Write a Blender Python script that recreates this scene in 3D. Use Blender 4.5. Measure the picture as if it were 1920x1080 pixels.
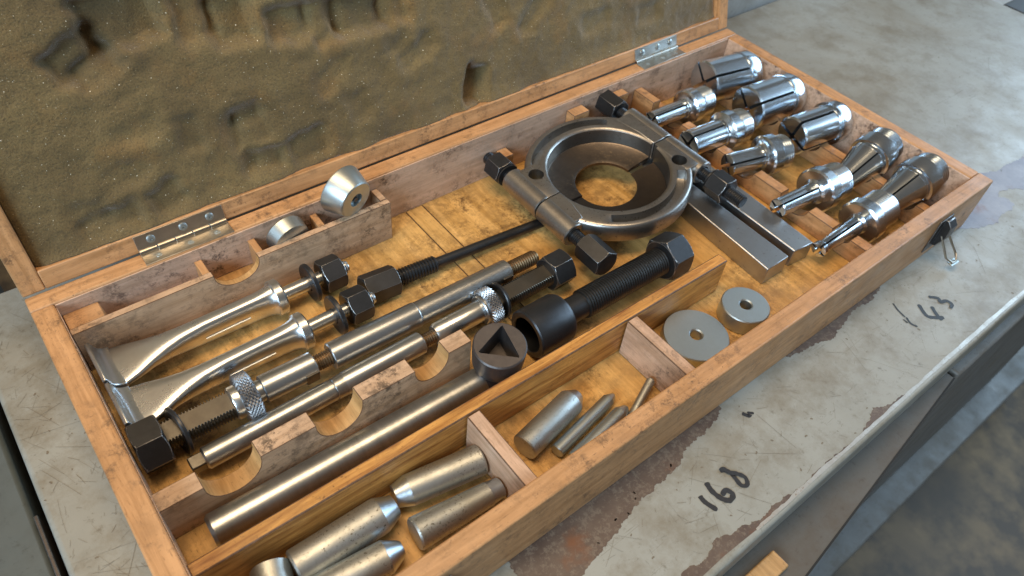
import bpy, math, random
from mathutils import Vector, Matrix, noise
random.seed(7)
S = 0.01                      # everything below is written in centimetres
scn = bpy.context.scene
COL = scn.collection
for o in list(bpy.data.objects): bpy.data.objects.remove(o)

# ------------------------------------------------------------------ camera
cam_d = bpy.data.cameras.new('camera'); cam = bpy.data.objects.new('camera', cam_d); COL.objects.link(cam)
Rm = Matrix(((0.784607, 0.412586, -0.462779), (-0.615401, 0.60895, -0.500462), (0.075325, 0.67746, 0.731692)))
cam.matrix_world = Matrix.Translation(Vector((2.40, -10.62, 37.28)) * S) @ Rm.to_4x4()
cam_d.lens = 26.185; cam_d.sensor_width = 36; cam_d.clip_start = 0.01; cam_d.clip_end = 50
cam_d.dof.use_dof = True; cam_d.dof.focus_distance = 0.45; cam_d.dof.aperture_fstop = 12
scn.camera = cam
# ------------------------------------------------------------------ world and lamps
w = bpy.data.worlds.new('World'); scn.world = w; w.use_nodes = True
bg = w.node_tree.nodes['Background']
bg.inputs[0].default_value = (1.0, 0.90, 0.78, 1); bg.inputs[1].default_value = 0.13
def area(name, loc, target, sx, sy, power, col, spread=180):
    d = bpy.data.lights.new(name, 'AREA'); d.shape = 'RECTANGLE'; d.size = sx; d.size_y = sy
    d.energy = power; d.color = col; d.spread = math.radians(spread)
    o = bpy.data.objects.new(name, d); COL.objects.link(o); o.location = loc
    o.rotation_euler = (Vector(target) - Vector(loc)).to_track_quat('-Z', 'Y').to_euler(); return o
area('window_light_right', (2.3, -0.30, 0.85), (0.40, 0.15, 0), 1.7, 1.0, 36, (0.56, 0.79, 1.0))
area('warm_ceiling_lamp', (0.02, 0.22, 1.45), (0.22, 0.10, 0), 0.5, 1.1, 19, (1.0, 0.72, 0.43))
area('window_light_left', (-1.9, -0.75, 1.25), (0.25, 0.12, 0), 1.3, 0.9, 70, (0.64, 0.84, 1.0))
scn.view_settings.view_transform = 'Standard'; scn.view_settings.look = 'None'
scn.view_settings.exposure = 0.0; scn.view_settings.gamma = 1.0
scn.render.engine = 'CYCLES'

# ------------------------------------------------------------------ materials
def new_mat(name):
    m = bpy.data.materials.new(name); m.use_nodes = True
    nt = m.node_tree; b = nt.nodes['Principled BSDF']; return m, nt, b
def N(nt, t, **kw):
    n = nt.nodes.new(t)
    for k, v in kw.items():
        if k in n.inputs.keys() if isinstance(k, str) else False: n.inputs[k].default_value = v
        else: setattr(n, k, v)
    return n
def lk(nt, a, b): nt.links.new(a, b)
def coords(nt, scale=(1, 1, 1), rnd=True):
    tc = N(nt, 'ShaderNodeTexCoord'); mp = N(nt, 'ShaderNodeMapping'); mp.inputs['Scale'].default_value = scale
    if rnd:
        oi = N(nt, 'ShaderNodeObjectInfo'); mu = N(nt, 'ShaderNodeVectorMath', operation='ADD')
        mm = N(nt, 'ShaderNodeMath', operation='MULTIPLY'); mm.inputs[1].default_value = 3.0
        lk(nt, oi.outputs['Random'], mm.inputs[0])
        lk(nt, tc.outputs['Object'], mu.inputs[0]); lk(nt, mm.outputs[0], mu.inputs[1]); lk(nt, mu.outputs[0], mp.inputs['Vector'])
    else: lk(nt, tc.outputs['Object'], mp.inputs['Vector'])
    return mp.outputs[0]
def nz(nt, vec, scale, detail=4, rough=.6, dist=0):
    n = N(nt, 'ShaderNodeTexNoise'); n.inputs['Scale'].default_value = scale; n.inputs['Detail'].default_value = detail
    n.inputs['Roughness'].default_value = rough; n.inputs['Distortion'].default_value = dist
    lk(nt, vec, n.inputs['Vector']); return n.outputs['Fac']
def ramp(nt, fac, stops):
    r = N(nt, 'ShaderNodeValToRGB'); cr = r.color_ramp
    while len(cr.elements) < len(stops): cr.elements.new(.5)
    for e, (p, c) in zip(cr.elements, stops):
        e.position = p; e.color = (c, c, c, 1) if not isinstance(c, tuple) else (*c, 1)
    lk(nt, fac, r.inputs[0]); return r.outputs[0]
def mix(nt, fac, a, b, mode='MIX'):
    n = N(nt, 'ShaderNodeMix', data_type='RGBA', blend_type=mode)
    for sock, v in ((n.inputs[0], fac), (n.inputs[6], a), (n.inputs[7], b)):
        if isinstance(v, (int, float)): sock.default_value = v
        elif isinstance(v, tuple): sock.default_value = (*v, 1)
        else: lk(nt, v, sock)
    return n.outputs[2]
def bump(nt, b, h, strength=.3, dist=.0005):
    n = N(nt, 'ShaderNodeBump'); n.inputs['Strength'].default_value = strength; n.inputs['Distance'].default_value = dist
    lk(nt, h, n.inputs['Height']); lk(nt, n.outputs[0], b.inputs['Normal'])

def wood(name, c1, c2, axis='x', grain=1.0, grime=(.12, .07, .04), grime_lo=.54, grime_hi=.66, rough=.42, fine=.5, coat=.0, wash_=.45):
    m, nt, b = new_mat(name)
    sc_ = {'x': (9, 110, 110), 'y': (110, 9, 110), 'z': (110, 110, 9)}[axis]
    v = coords(nt, sc_); g = nz(nt, v, 2.2 * grain, 6, .65, .6)
    col = mix(nt, ramp(nt, g, [(.36, 0), (.64, 1)]), c1, tuple(x * .82 for x in c2))
    v2 = coords(nt, (1, 1, 1))
    tone = nz(nt, v2, 14, 3, .6); col = mix(nt, .35, col, ramp(nt, tone, [(.3, .45), (.7, 1.0)]), 'MULTIPLY')
    st = ramp(nt, nz(nt, v2, 130, 8, .82), [(grime_lo, 0), (grime_hi, 1)])
    sm = nz(nt, v2, 20, 5, .65)
    st2 = mix(nt, 1, st, ramp(nt, sm, [(.42, .06), (.62, 1)]), 'MULTIPLY')
    col = mix(nt, st2, col, grime)
    wash = ramp(nt, nz(nt, v2, 30, 6, .7), [(.48 if wash_ > .5 else .50, 0), (.68 if wash_ > .5 else .72, wash_)]); col = mix(nt, wash, col, tuple((x * .6 + y * .4) * .75 for x, y in zip(grime, c1)))
    sv = {'x': (40, 300, 300), 'y': (300, 40, 300), 'z': (300, 300, 40)}[axis]
    sp = ramp(nt, nz(nt, coords(nt, sv), 4.5, 3, .6), [(.62, 0), (.74, 1)])
    col = mix(nt, mix(nt, 1, sp, (fine, fine, fine), 'MULTIPLY'), col, tuple(x * .6 for x in grime))
    dots = ramp(nt, nz(nt, v2, 620, 3, .6), [(.66, 0), (.72, .85)]); col = mix(nt, mix(nt, 1, dots, ramp(nt, sm, [(.35, .1), (.6, 1)]), 'MULTIPLY'), col, tuple(x * .6 for x in grime))
    lk(nt, col, b.inputs['Base Color'])
    rr = ramp(nt, nz(nt, v2, 45, 5, .6), [(.3, max(.1, rough - .1)), (.7, rough + .15)]); lk(nt, rr, b.inputs['Roughness'])
    b.inputs['Coat Weight'].default_value = coat; b.inputs['Coat Roughness'].default_value = .25
    bump(nt, b, mix(nt, .5, g, sp), .35, .0004)
    return m

def metal(name, c, rough, c2=None, spot=None, spots=(.6, .7), scale=70, brush=None, metallic=1.0, bmp=.15, bands=0):
    m, nt, b = new_mat(name); v = coords(nt)
    n1 = nz(nt, v, scale, 6, .7)
    col = mix(nt, ramp(nt, n1, [(.35, 0), (.68, 1)]), c, c2 or tuple(x * .7 for x in c))
    if bands:
        bn = nz(nt, coords(nt, (1, .03, .03)), bands, 5, .7); col = mix(nt, ramp(nt, bn, [(.35, .0), (.65, .55)]), col, tuple(x * .55 for x in c))
    if spot:
        f = ramp(nt, nz(nt, v, scale * 13, 6, .72), [(spots[0], 0), (spots[1], 1)])
        f2 = ramp(nt, nz(nt, v, scale * .9, 3, .6), [(.38, 0), (.6, 1)])
        ff = mix(nt, 1, f, f2, 'MULTIPLY'); col = mix(nt, ff, col, spot)
        rs = mix(nt, ff, mix(nt, n1, (rough * .75,) * 3, (rough * 1.3,) * 3), (.65, .65, .65)); lk(nt, rs, b.inputs['Roughness'])
    else:
        lk(nt, ramp(nt, n1, [(.3, rough * .75), (.7, min(1, rough * 1.35))]), b.inputs['Roughness'])
    lk(nt, col, b.inputs['Base Color']); b.inputs['Metallic'].default_value = metallic
    if brush:
        vb = coords(nt, brush); h = nz(nt, vb, 10, 4, .6)
        bump(nt, b, h, bmp, .0002)
    else: bump(nt, b, nz(nt, v, scale * 6, 5, .7), bmp, .0003)
    return m

M = {}
M['beech'] = wood('beech_case', (.60, .33, .155), (.50, .26, .11), 'x', grime_lo=.50, grime_hi=.64, rough=.42)
M['beech_y'] = wood('beech_case_cross_grain', (.61, .33, .15), (.50, .255, .105), 'y', grime_lo=.50, grime_hi=.64, rough=.42)
M['wallin'] = wood('beech_board_stained', (.68, .47, .35), (.60, .40, .28), 'x', grime=(.09, .06, .05), grime_lo=.50, grime_hi=.60, rough=.30, coat=.35)
M['cutend'] = wood('beech_cut_end', (.60, .36, .15), (.48, .27, .10), 'y', rough=.5)
M['railwood'] = wood('notched_rail_wood', (.64, .43, .28), (.54, .34, .20), 'x', grime=(.09, .06, .04), grime_lo=.48, grime_hi=.58, rough=.45)
M['pine'] = wood('pine_divider', (.66, .33, .09), (.34, .13, .03), 'x', grain=1.3, grime=(.10, .045, .02), grime_lo=.55, grime_hi=.7, rough=.35, fine=.75)
M['cross'] = wood('cross_divider_wood', (.66, .44, .31), (.52, .32, .20), 'y', grime=(.05, .035, .03), grime_lo=.50, grime_hi=.60, rough=.4)
M['plyfloor'] = wood('case_floor_ply', (.80, .48, .17), (.63, .35, .10), 'y', grain=.6, grime=(.12, .06, .02), grime_lo=.45, grime_hi=.60, rough=.42, fine=.8, wash_=.85)
M['steel'] = metal('ground_steel', (.55, .59, .63), .31, (.41, .44, .47), (.16, .12, .08), (.66, .74), 50, (600, 30, 30), bmp=.12)
M['rodsteel'] = metal('turned_steel', (.55, .58, .60), .32, (.40, .41, .41), (.14, .10, .06), (.60, .72), 38, (900, 25, 25), bmp=.18, bands=140)
M['satin'] = metal('satin_steel', (.70, .74, .77), .28, (.58, .61, .63), (.30, .26, .2), (.72, .80), 40, (20, 500, 500), bmp=.10)
M['black'] = metal('black_oxide_steel', (.075, .079, .088), .36, (.045, .047, .05), (.14, .12, .10), (.66, .78), 45, metallic=.85, bmp=.2)
M['blackworn'] = metal('worn_black_steel', (.13, .12, .12), .45, (.08, .072, .072), (.20, .15, .11), (.62, .75), 40, metallic=.8, bmp=.35)
M['bigthread'] = metal('black_thread', (.12, .12, .12), .34, (.07, .07, .07), metallic=.95)
M['thread'] = metal('dark_oiled_thread', (.15, .142, .125), .36, (.095, .088, .078), metallic=.95)
M['threadbrass'] = metal('browned_thread', (.30, .21, .12), .4, (.18, .12, .07), metallic=.95)
M['zinc'] = metal('zinc_plated', (.52, .58, .60), .40, (.43, .48, .49), (.22, .20, .15), (.66, .76), 30, bmp=.2)
M['pinzinc'] = metal('weathered_zinc_pin', (.50, .53, .53), .46, (.38, .39, .37), (.10, .075, .04), (.55, .66), 48, bmp=.45)
M['pintip'] = metal('window_blue_pin_tip', (.52, .60, .68), .33, (.45, .49, .52), (.2, .2, .18), (.66, .76), 60, bmp=.4)  # pale tips, with the window's blue gleam put into the colour
M['chrome'] = metal('bright_collet_steel', (.66, .73, .80), .21, (.50, .56, .62), (.35, .28, .2), (.70, .78), 35, (500, 20, 20), bmp=.015)
M['cast'] = metal('separator_forging', (.40, .395, .385), .37, (.25, .235, .22), (.06, .045, .03), (.57, .66), 32, bmp=.30)
M['castin'] = metal('separator_brown_inside', (.16, .135, .115), .36, (.08, .07, .065), (.26, .20, .13), (.55, .7), 30, bmp=.3)  # lip metal, brown and darker than the ring
M['castdark'] = metal('separator_dark_lip', (.10, .08, .065), .42, (.06, .05, .045), (.16, .12, .08), (.6, .72), 30, bmp=.3)
M['fork'] = metal('milled_fork_steel', (.46, .47, .48), .36, (.34, .34, .345), (.12, .09, .07), (.60, .70), 26, bmp=.25)
M['hinge'] = metal('hinge_plate', (.50, .48, .44), .33, (.38, .35, .30), (.2, .16, .1), (.64, .74), 50)
M['knurl'] = metal('knurled_steel', (.42, .43, .45), .33, (.28, .28, .29))
M['edgewear'] = metal('worn_bright_edge', (.36, .36, .37), .38, (.10, .10, .10), scale=160, metallic=.9)
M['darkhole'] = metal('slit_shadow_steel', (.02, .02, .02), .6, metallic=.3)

def foam_mat():
    m, nt, b = new_mat('olive_foam'); v = coords(nt, rnd=False)
    c = mix(nt, ramp(nt, nz(nt, v, 12, 5, .65), [(.32, 0), (.68, 1)]), (.10, .066, .022), (.19, .135, .050))
    c = mix(nt, ramp(nt, nz(nt, v, 26, 3, .6), [(.56, 0), (.72, .8)]), c, (.21, .12, .035))
    pore = nz(nt, v, 900, 3, .7)
    c = mix(nt, ramp(nt, pore, [(.36, .5), (.52, 0)]), c, (.035, .024, .01))
    spk = ramp(nt, nz(nt, v, 1300, 2, .5), [(.70, 0), (.76, 1)])
    c = mix(nt, spk, c, (.42, .36, .22))  # sparkle of the foam put into the colour as bright flecks
    fl = ramp(nt, nz(nt, v, 800, 2, .5), [(.725, 0), (.75, 1)]); c = mix(nt, fl, c, (.75, .70, .55))
    lk(nt, c, b.inputs['Base Color']); b.inputs['Roughness'].default_value = .75
    b.inputs['Sheen Weight'].default_value = .45; b.inputs['Sheen Roughness'].default_value = .4
    bump(nt, b, mix(nt, .5, pore, nz(nt, v, 260, 4, .7)), .9, .0012); return m
M['foam'] = foam_mat()
def paint_mat(name, c1, c2, dirt, rough=.38, sc=1):
    m, nt, b = new_mat(name); v = coords(nt, rnd=False)
    c = mix(nt, ramp(nt, nz(nt, v, 9 * sc, 6, .65), [(.3, 0), (.7, 1)]), c1, c2)
    c = mix(nt, ramp(nt, nz(nt, v, 5 * sc, 7, .7, .6), [(.50, 0), (.75, .7)]), c, dirt)
    c = mix(nt, ramp(nt, nz(nt, v, 150 * sc, 6, .8), [(.57, 0), (.70, .7)]), c, tuple(x * .45 for x in dirt))
    c = mix(nt, ramp(nt, nz(nt, v, 26 * sc, 7, .72), [(.46, 0), (.66, .7)]), c, tuple(x * .82 for x in dirt))
    # long rubbed marks
    for ang, s_ in ((.5, 1.), (-.7, 1.3), (1.3, .8)):
        tc = N(nt, 'ShaderNodeTexCoord'); mp = N(nt, 'ShaderNodeMapping'); mp.inputs['Rotation'].default_value = (0, 0, ang)
        mp.inputs['Scale'].default_value = (14 * s_, 420 * s_, 14); lk(nt, tc.outputs['Object'], mp.inputs['Vector'])
        f = ramp(nt, nz(nt, mp.outputs[0], 1.6, 3, .55, 1.2), [(.70, 0), (.76, .5)])
        c = mix(nt, f, c, tuple(x * .5 for x in dirt))
    lk(nt, c, b.inputs['Base Color'])
    lk(nt, ramp(nt, nz(nt, v, 30 * sc, 5, .7), [(.3, rough - .1), (.7, rough + .18)]), b.inputs['Roughness'])
    bump(nt, b, nz(nt, v, 60, 4, .6), .12, .0006); return m
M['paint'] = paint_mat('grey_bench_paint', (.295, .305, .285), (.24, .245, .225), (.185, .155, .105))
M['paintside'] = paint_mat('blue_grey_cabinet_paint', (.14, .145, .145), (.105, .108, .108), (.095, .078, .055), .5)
M['rustside'] = paint_mat('brown_stained_sheet', (.10, .092, .08), (.075, .069, .061), (.09, .065, .042), .5)
M['paintleft'] = paint_mat('smooth_grey_cabinet_paint', (.085, .105, .11), (.075, .094, .098), (.07, .085, .085), .5)
def chip_mat():
    m, nt, b = new_mat('bare_primer_and_rust'); v = coords(nt, rnd=False)
    c = mix(nt, ramp(nt, nz(nt, v, 40, 6, .7), [(.35, 0), (.65, 1)]), (.065, .042, .034), (.11, .078, .06))
    c = mix(nt, ramp(nt, nz(nt, v, 330, 4, .7), [(.5, 0), (.62, .8)]), c, (.15, .118, .092))
    c = mix(nt, ramp(nt, nz(nt, v, 24, 4, .6), [(.6, 0), (.7, 1)]), c, (.14, .055, .025))
    lk(nt, c, b.inputs['Base Color']); b.inputs['Roughness'].default_value = .5; bump(nt, b, nz(nt, v, 300, 4, .7), .4, .0004); return m
M['chip'] = chip_mat()
def chip_blue():
    m, nt, b = new_mat('bare_violet_steel'); v = coords(nt, rnd=False)
    c = mix(nt, ramp(nt, nz(nt, v, 30, 6, .7), [(.35, 0), (.65, 1)]), (.16, .155, .19), (.24, .235, .26))
    c = mix(nt, ramp(nt, nz(nt, v, 26, 4, .6), [(.58, 0), (.7, .8)]), c, (.17, .075, .06))
    lk(nt, c, b.inputs['Base Color']); b.inputs['Roughness'].default_value = .45; b.inputs['Metallic'].default_value = .2
    bump(nt, b, nz(nt, v, 200, 4, .7), .3, .0004); return m
M['chipblue'] = chip_blue()
def plain(name, c, rough=.6, n=.25, sc=60):
    m, nt, b = new_mat(name); v = coords(nt, rnd=False)
    lk(nt, mix(nt, ramp(nt, nz(nt, v, sc, 5, .7), [(.3, 0), (.7, 1)]), c, tuple(x * (1 - n) for x in c)), b.inputs['Base Color'])
    b.inputs['Roughness'].default_value = rough; return m
M['edgegrime'] = plain('grimy_wood_edge', (.16, .085, .045), .6, .6, 300)
M['ink'] = plain('black_marker_ink', (.018, .020, .026), .5, .5, 500)
M['scratch'] = plain('scratch_grime', (.17, .145, .11), .7)
M['scratchdark'] = plain('dark_joint', (.09, .05, .02), .8)
M['edgebare'] = metal('rubbed_bare_edge', (.50, .50, .48), .4, (.38, .36, .33), (.2, .13, .08), (.55, .66), 60, metallic=.6)
M['gapdark'] = plain('dark_gap', (.012, .012, .012), .8)
M['blackbox'] = plain('black_plastic', (.015, .015, .017), .5)
M['pale'] = paint_mat('pale_grey_paint', (.42, .45, .46), (.37, .39, .40), (.30, .29, .26), .4)
def floor_mat():
    m, nt, b = new_mat('oily_concrete'); v = coords(nt, rnd=False)
    c = mix(nt, ramp(nt, nz(nt, v, 13, 6, .62), [(.42, 0), (.62, 1)]), (.06, .042, .026), (.17, .115, .058))
    c = mix(nt, ramp(nt, nz(nt, v, 3, 3, .5), [(.45, 0), (.6, .8)]), c, (.045, .033, .022))
    lk(nt, c, b.inputs['Base Color']); b.inputs['Roughness'].default_value = .55; return m
M['floor'] = floor_mat()

# ------------------------------------------------------------------ mesh helpers (cm)
class MB:
    def __init__(s): s.v = []; s.f = []
    def add(s, vs, fs):
        o = len(s.v); s.v += [tuple(p) for p in vs]; s.f += [tuple(i + o for i in f) for f in fs]; return s
    def box(s, x0, x1, y0, y1, z0, z1):
        vs = [(x, y, z) for z in (z0, z1) for y in (y0, y1) for x in (x0, x1)]
        return s.add(vs, [(0, 2, 3, 1), (4, 5, 7, 6), (0, 1, 5, 4), (2, 6, 7, 3), (0, 4, 6, 2), (1, 3, 7, 5)])
    def rings(s, rs, n=40, cap0=True, cap1=True, clampz=None, closed=False):
        """rs: (x, r) with r a number or a function of the angle; axis is local X"""
        vs = []; fs = []
        for x, r in rs:
            for k in range(n):
                t = 2 * math.pi * k / n; q = r(t) if callable(r) else r
                y, z = q * math.cos(t), q * math.sin(t)
                if clampz is not None and z > clampz: z = clampz
                if clampz is not None and z < -clampz: z = -clampz
                vs.append((x, y, z))
        m = len(rs)
        for i in range(m if closed else m - 1):
            j = (i + 1) % m
            for k in range(n):
                l = (k + 1) % n; fs.append((i * n + k, i * n + l, j * n + l, j * n + k))
        if not closed:
            if cap0: fs.append(tuple(range(n - 1, -1, -1)))
            if cap1: fs.append(tuple((m - 1) * n + k for k in range(n)))
        return s.add(vs, fs)
    def prism(s, poly, a, b, axis='y'):
        """poly in the plane across `axis` as (p, q); y: (x,z), x: (y,z), z: (x,y)"""
        def P(p, q, t): return {'y': (p, t, q), 'x': (t, p, q), 'z': (p, q, t)}[axis]
        n = len(poly); vs = [P(p, q, a) for p, q in poly] + [P(p, q, b) for p, q in poly]
        fs = [tuple(range(n)), tuple(range(2 * n - 1, n - 1, -1))]
        fs += [(i, i + n, (i + 1) % n + n, (i + 1) % n) for i in range(n)]
        return s.add(vs, fs)
    def loft(s, secs):
        n = len(secs[0]); vs = [p for q in secs for p in q]; fs = []
        for i in range(len(secs) - 1):
            for k in range(n): l = (k + 1) % n; fs.append((i * n + k, i * n + l, (i + 1) * n + l, (i + 1) * n + k))
        fs += [tuple(range(n - 1, -1, -1)), tuple((len(secs) - 1) * n + k for k in range(n))]
        return s.add(vs, fs)
    def tube(s, pts, r, n=10):
        pts = [Vector(p) for p in pts]; secs = []
        for i, p in enumerate(pts):
            d = (pts[min(i + 1, len(pts) - 1)] - pts[max(i - 1, 0)]).normalized()
            u = d.cross(Vector((0.13, .2, 1))).normalized(); v = d.cross(u)
            secs.append([tuple(p + r * (math.cos(2 * math.pi * k / n) * u + math.sin(2 * math.pi * k / n) * v)) for k in range(n)])
        return s.loft(secs)
    def build(s, name, mat, parent=None, bevel=0, ang=35, seg=2):
        me = bpy.data.meshes.new(name); me.from_pydata([(x * S, y * S, z * S) for x, y, z in s.v], [], s.f)
        import bmesh
        bm = bmesh.new(); bm.from_mesh(me); bmesh.ops.recalc_face_normals(bm, faces=bm.faces); bm.to_mesh(me); bm.free()
        me.materials.append(M[mat]); me.polygons.foreach_set('use_smooth', [True] * len(me.polygons)); me.set_sharp_from_angle(angle=math.radians(ang))
        o = bpy.data.objects.new(name, me); COL.objects.link(o)
        if parent is not None: o.parent = parent
        if bevel:
            b = o.modifiers.new('bevel', 'BEVEL'); b.width = bevel * S; b.segments = seg; b.limit_method = 'ANGLE'; b.angle_limit = math.radians(28 if name in ('nut', 'hex_head') else 40); b.harden_normals = False
            if name in ('notched_rail', 'tray_board', 'tray_end', 'cross_divider', 'long_divider', 'collet_rack', 'guide_block'): me.materials.append(M['edgegrime']); b.material = 1
            if mat in ('black', 'blackworn', 'cast', 'fork'): me.materials.append(M['edgewear' if mat[0] == 'b' else 'fork']); b.material = 1
        return o
def thing(name, label, cat, loc=(0, 0, 0), rot=(0, 0, 0), group=None):
    o = bpy.data.objects.new(name, None); COL.objects.link(o); o.empty_display_size = .01
    o.location = Vector(loc) * S; o.rotation_euler = rot; o['label'] = label; o['category'] = cat
    if group: o['group'] = group
    return o
def along(o, p, q, roll=0):
    """put a thing whose local +X is its axis so that it runs from p to q"""
    p, q = Vector(p), Vector(q); d = (q - p).normalized()
    z = Vector((0, 0, 1)); y = z.cross(d).normalized(); z = d.cross(y)
    R_ = Matrix((d, y, z)).transposed().to_4x4() @ Matrix.Rotation(roll, 4, 'X')
    o.matrix_world = Matrix.Translation(p * S) @ R_; return (q - p).length
def tag(o, label, cat, group=None):
    o['label'] = label; o['category'] = cat
    if group: o['group'] = group
    return o
def cut(o, cutters):
    """cut the given closed MB shapes out of a mesh object, baked into its mesh"""
    tmp = []
    for c in cutters:
        t = c.build('cutter', 'darkhole', o.parent); tmp.append(t)
        md = o.modifiers.new('cut', 'BOOLEAN'); md.object = t; md.operation = 'DIFFERENCE'; md.solver = 'EXACT'
    dg = bpy.context.evaluated_depsgraph_get(); dg.update()
    me = bpy.data.meshes.new_from_object(o.evaluated_get(dg)); o.modifiers.clear(); o.data = me
    for t in tmp: bpy.data.objects.remove(t)
    me.polygons.foreach_set('use_smooth', [True] * len(me.polygons)); me.set_sharp_from_angle(angle=math.radians(35))

def hexr(ap, lim=99):
    def f(t):
        a = (t + math.pi / 6) % (math.pi / 3) - math.pi / 6
        return min(ap / math.cos(a), lim)
    return f
def hexnut(x0, x1, ap, c0=True, c1=True):
    st = []; cmax = ap / math.cos(math.pi / 6); n = 5
    def end(x, sgn, chamf):
        if not chamf: return [(x, hexr(ap))]
        return [(x + sgn * (cmax - ap) * .62 * k / n, hexr(ap, ap * .975 + (cmax - ap * .975) * k / n)) for k in range(n + 1)]
    st = end(x0, 1, c0) + end(x1, -1, c1)[::-1]
    return MB().rings(st, 72)
def thread_prof(x0, x1, r, pitch, depth):
    n = max(2, int(round((x1 - x0) / pitch))); p = (x1 - x0) / n; out = [(x0, r - depth)]
    for i in range(n):
        a = x0 + i * p
        out += [(a + .28 * p, r), (a + .46 * p, r), (a + .82 * p, r - depth), (a + p, r - depth)]
    return out
def cyl_prof(x0, x1, r, ch=.05):
    return [(x0, r - ch), (x0 + ch, r), (x1 - ch, r), (x1, r - ch)]
def knurl(x0, x1, r):
    mb = MB(); n = 64; m = 8; vs = []; fs = []; ch = .10
    prof = [(x0, r - .16), (x0 + ch, r - .02)]
    xs = [x0 + ch + (x1 - x0 - 2 * ch) * i / (m - 1) for i in range(m)]
    rows = [(x0, r - .16, 0)] + [(x, r, i + 1) for i, x in enumerate(xs)] + [(x1, r - .16, 0)]
    for x, q, i in rows:
        for k in range(n):
            t = 2 * math.pi * k / n; rr = q + ((.06 if (k + i) % 2 else -.05) if i else 0)
            vs.append((x, rr * math.cos(t), rr * math.sin(t)))
    for i in range(len(rows) - 1):
        for k in range(n):
            l = (k + 1) % n; a, b, c, d = i * n + k, i * n + l, (i + 1) * n + l, (i + 1) * n + k
            if (k + i) % 2: fs += [(a, b, c), (a, c, d)]
            else: fs += [(a, b, d), (b, c, d)]
    fs += [tuple(range(n - 1, -1, -1)), tuple((len(rows) - 1) * n + k for k in range(n))]
    return mb.add(vs, fs)

# ------------------------------------------------------------------ dimensions of the case
W, D, H, T, ZF = 60.0, 26.37, 4.57, 1.2, .35
LA = math.radians(72.8)        # how far the lid is swung open

# ================================================================== the setting: floor, bench, neighbours
fl = MB().add([(-300, -300, -88), (500, -300, -88), (500, 400, -88), (-300, 400, -88)], [(0, 1, 2, 3)]).build('floor', 'floor'); fl['kind'] = 'structure'

bench = thing('metal_cabinet', 'grey painted steel cabinet with scratched top under the open wooden tool case', 'cabinet', (0, 0, -88))
def bz(z): return z + 88
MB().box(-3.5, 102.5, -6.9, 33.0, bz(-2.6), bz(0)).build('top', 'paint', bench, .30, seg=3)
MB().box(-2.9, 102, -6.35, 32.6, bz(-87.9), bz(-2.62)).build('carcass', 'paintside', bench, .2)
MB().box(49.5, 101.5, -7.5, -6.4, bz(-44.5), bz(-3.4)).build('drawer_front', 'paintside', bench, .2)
# solid wedge added to the front, filling a slot that would stay dark
dx0, dy0, dx1, dy1 = 48.9, -7.45, 20.0, -10.7
dl = math.hypot(dx1 - dx0, dy1 - dy0); ux, uy = (dx1 - dx0) / dl, (dy1 - dy0) / dl; nx, ny = uy, -ux
def dpt(t, o): return (dx0 + ux * t * dl + nx * o, dy0 + uy * t * dl + ny * o)
wedge_body = MB().prism([(dx0, -6.36), dpt(0, 0), dpt(1, 0), (dx1, -6.36)], bz(-44), bz(-3.4), 'z').build('wedge_filler', 'rustside', bench, .03)
MB().prism([dpt(0, .01), dpt(1, .01), dpt(1, .13), dpt(0, .13)], bz(-43.9), bz(-3.38), 'z').build('dark_strip', 'gapdark', wedge_body)  # thin dark strip along the outer edge of the wedge
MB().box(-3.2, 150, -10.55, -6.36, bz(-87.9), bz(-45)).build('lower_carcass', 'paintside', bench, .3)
# board lying on the added wedge
pb = MB().box(22.0, 27.7, -8.75, -7.6, -3.39, -2.9).build('wooden_board', 'cutend', None, .1)
tag(pb, 'small raw wooden board lying on the ledge below the cabinet top edge', 'board')
# rubbed bright edge and chips on the top, each a thin patch of its own
def ragged(poly, amp, it=4, seed=0):
    rnd = random.Random(seed); p = [Vector((x, y)) for x, y in poly]
    for _ in range(it):
        q = []
        for i in range(len(p)):
            a, b = p[i], p[(i + 1) % len(p)]; d = b - a; nn = Vector((-d.y, d.x)); k_ = rnd.uniform(-amp, amp); k_ *= min(1, .35 / max(.01, d.length)); q += [a, (a + b) / 2 + nn * k_]
        p = q
    return [(v.x, v.y) for v in p]
def patch(poly, z, name, mat, parent, it=4, amp=.22, seed=1, th=.012):
    import bmesh
    pp = ragged(poly, amp, it, seed); mb = MB().prism(pp, z, z + th, 'z'); return mb.build(name, mat, parent)
chipA = [(14, .4), (14, -3.1), (17.08, -2.66), (19.64, -2.21), (21.73, -1.71), (23.17, -1.53), (25.03, -1.41), (26.15, -.95), (28, -.8), (29.66, -.55), (30.44, -.17), (30.6, .4)]
chipB = [(37.0, .3), (37.24, -.18), (38.7, -.45), (41.0, -.88), (43, -.5), (44.57, -.25), (46.0, -.42), (46.9, -.3), (48.06, -.07), (48.2, .3)]
chipC = [(59.0, 1.2), (59.5, 3.2), (66, 3.1), (68.31, 2.56), (69.3, 2.09), (70.87, 2.05), (72.78, 1.82), (74.5, 1.59), (74.5, -1.2), (71, -1.0), (69.16, -.63), (68.45, -.08), (67.28, .42), (66.17, .24), (66.6, -.53), (66.38, -1.11), (65.57, -1.37), (63.51, -1.26), (62.92, -1.56), (61.93, -1.21), (60.63, -.8), (59.2, -.05)]
patch(chipA, bz(.004), 'paint_chip', 'chip', bench, 5, .30, 3)['label'] = 'long brown primer patch where paint has flaked off'
patch(chipB, bz(.004), 'paint_chip', 'chip', bench, 5, .28, 5)['label'] = 'dark flaked paint patch beside the case'
patch(chipC, bz(.004), 'paint_chip', 'chipblue', bench, 4, .3, 8)['label'] = 'violet bare metal patch at the case corner'
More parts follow.
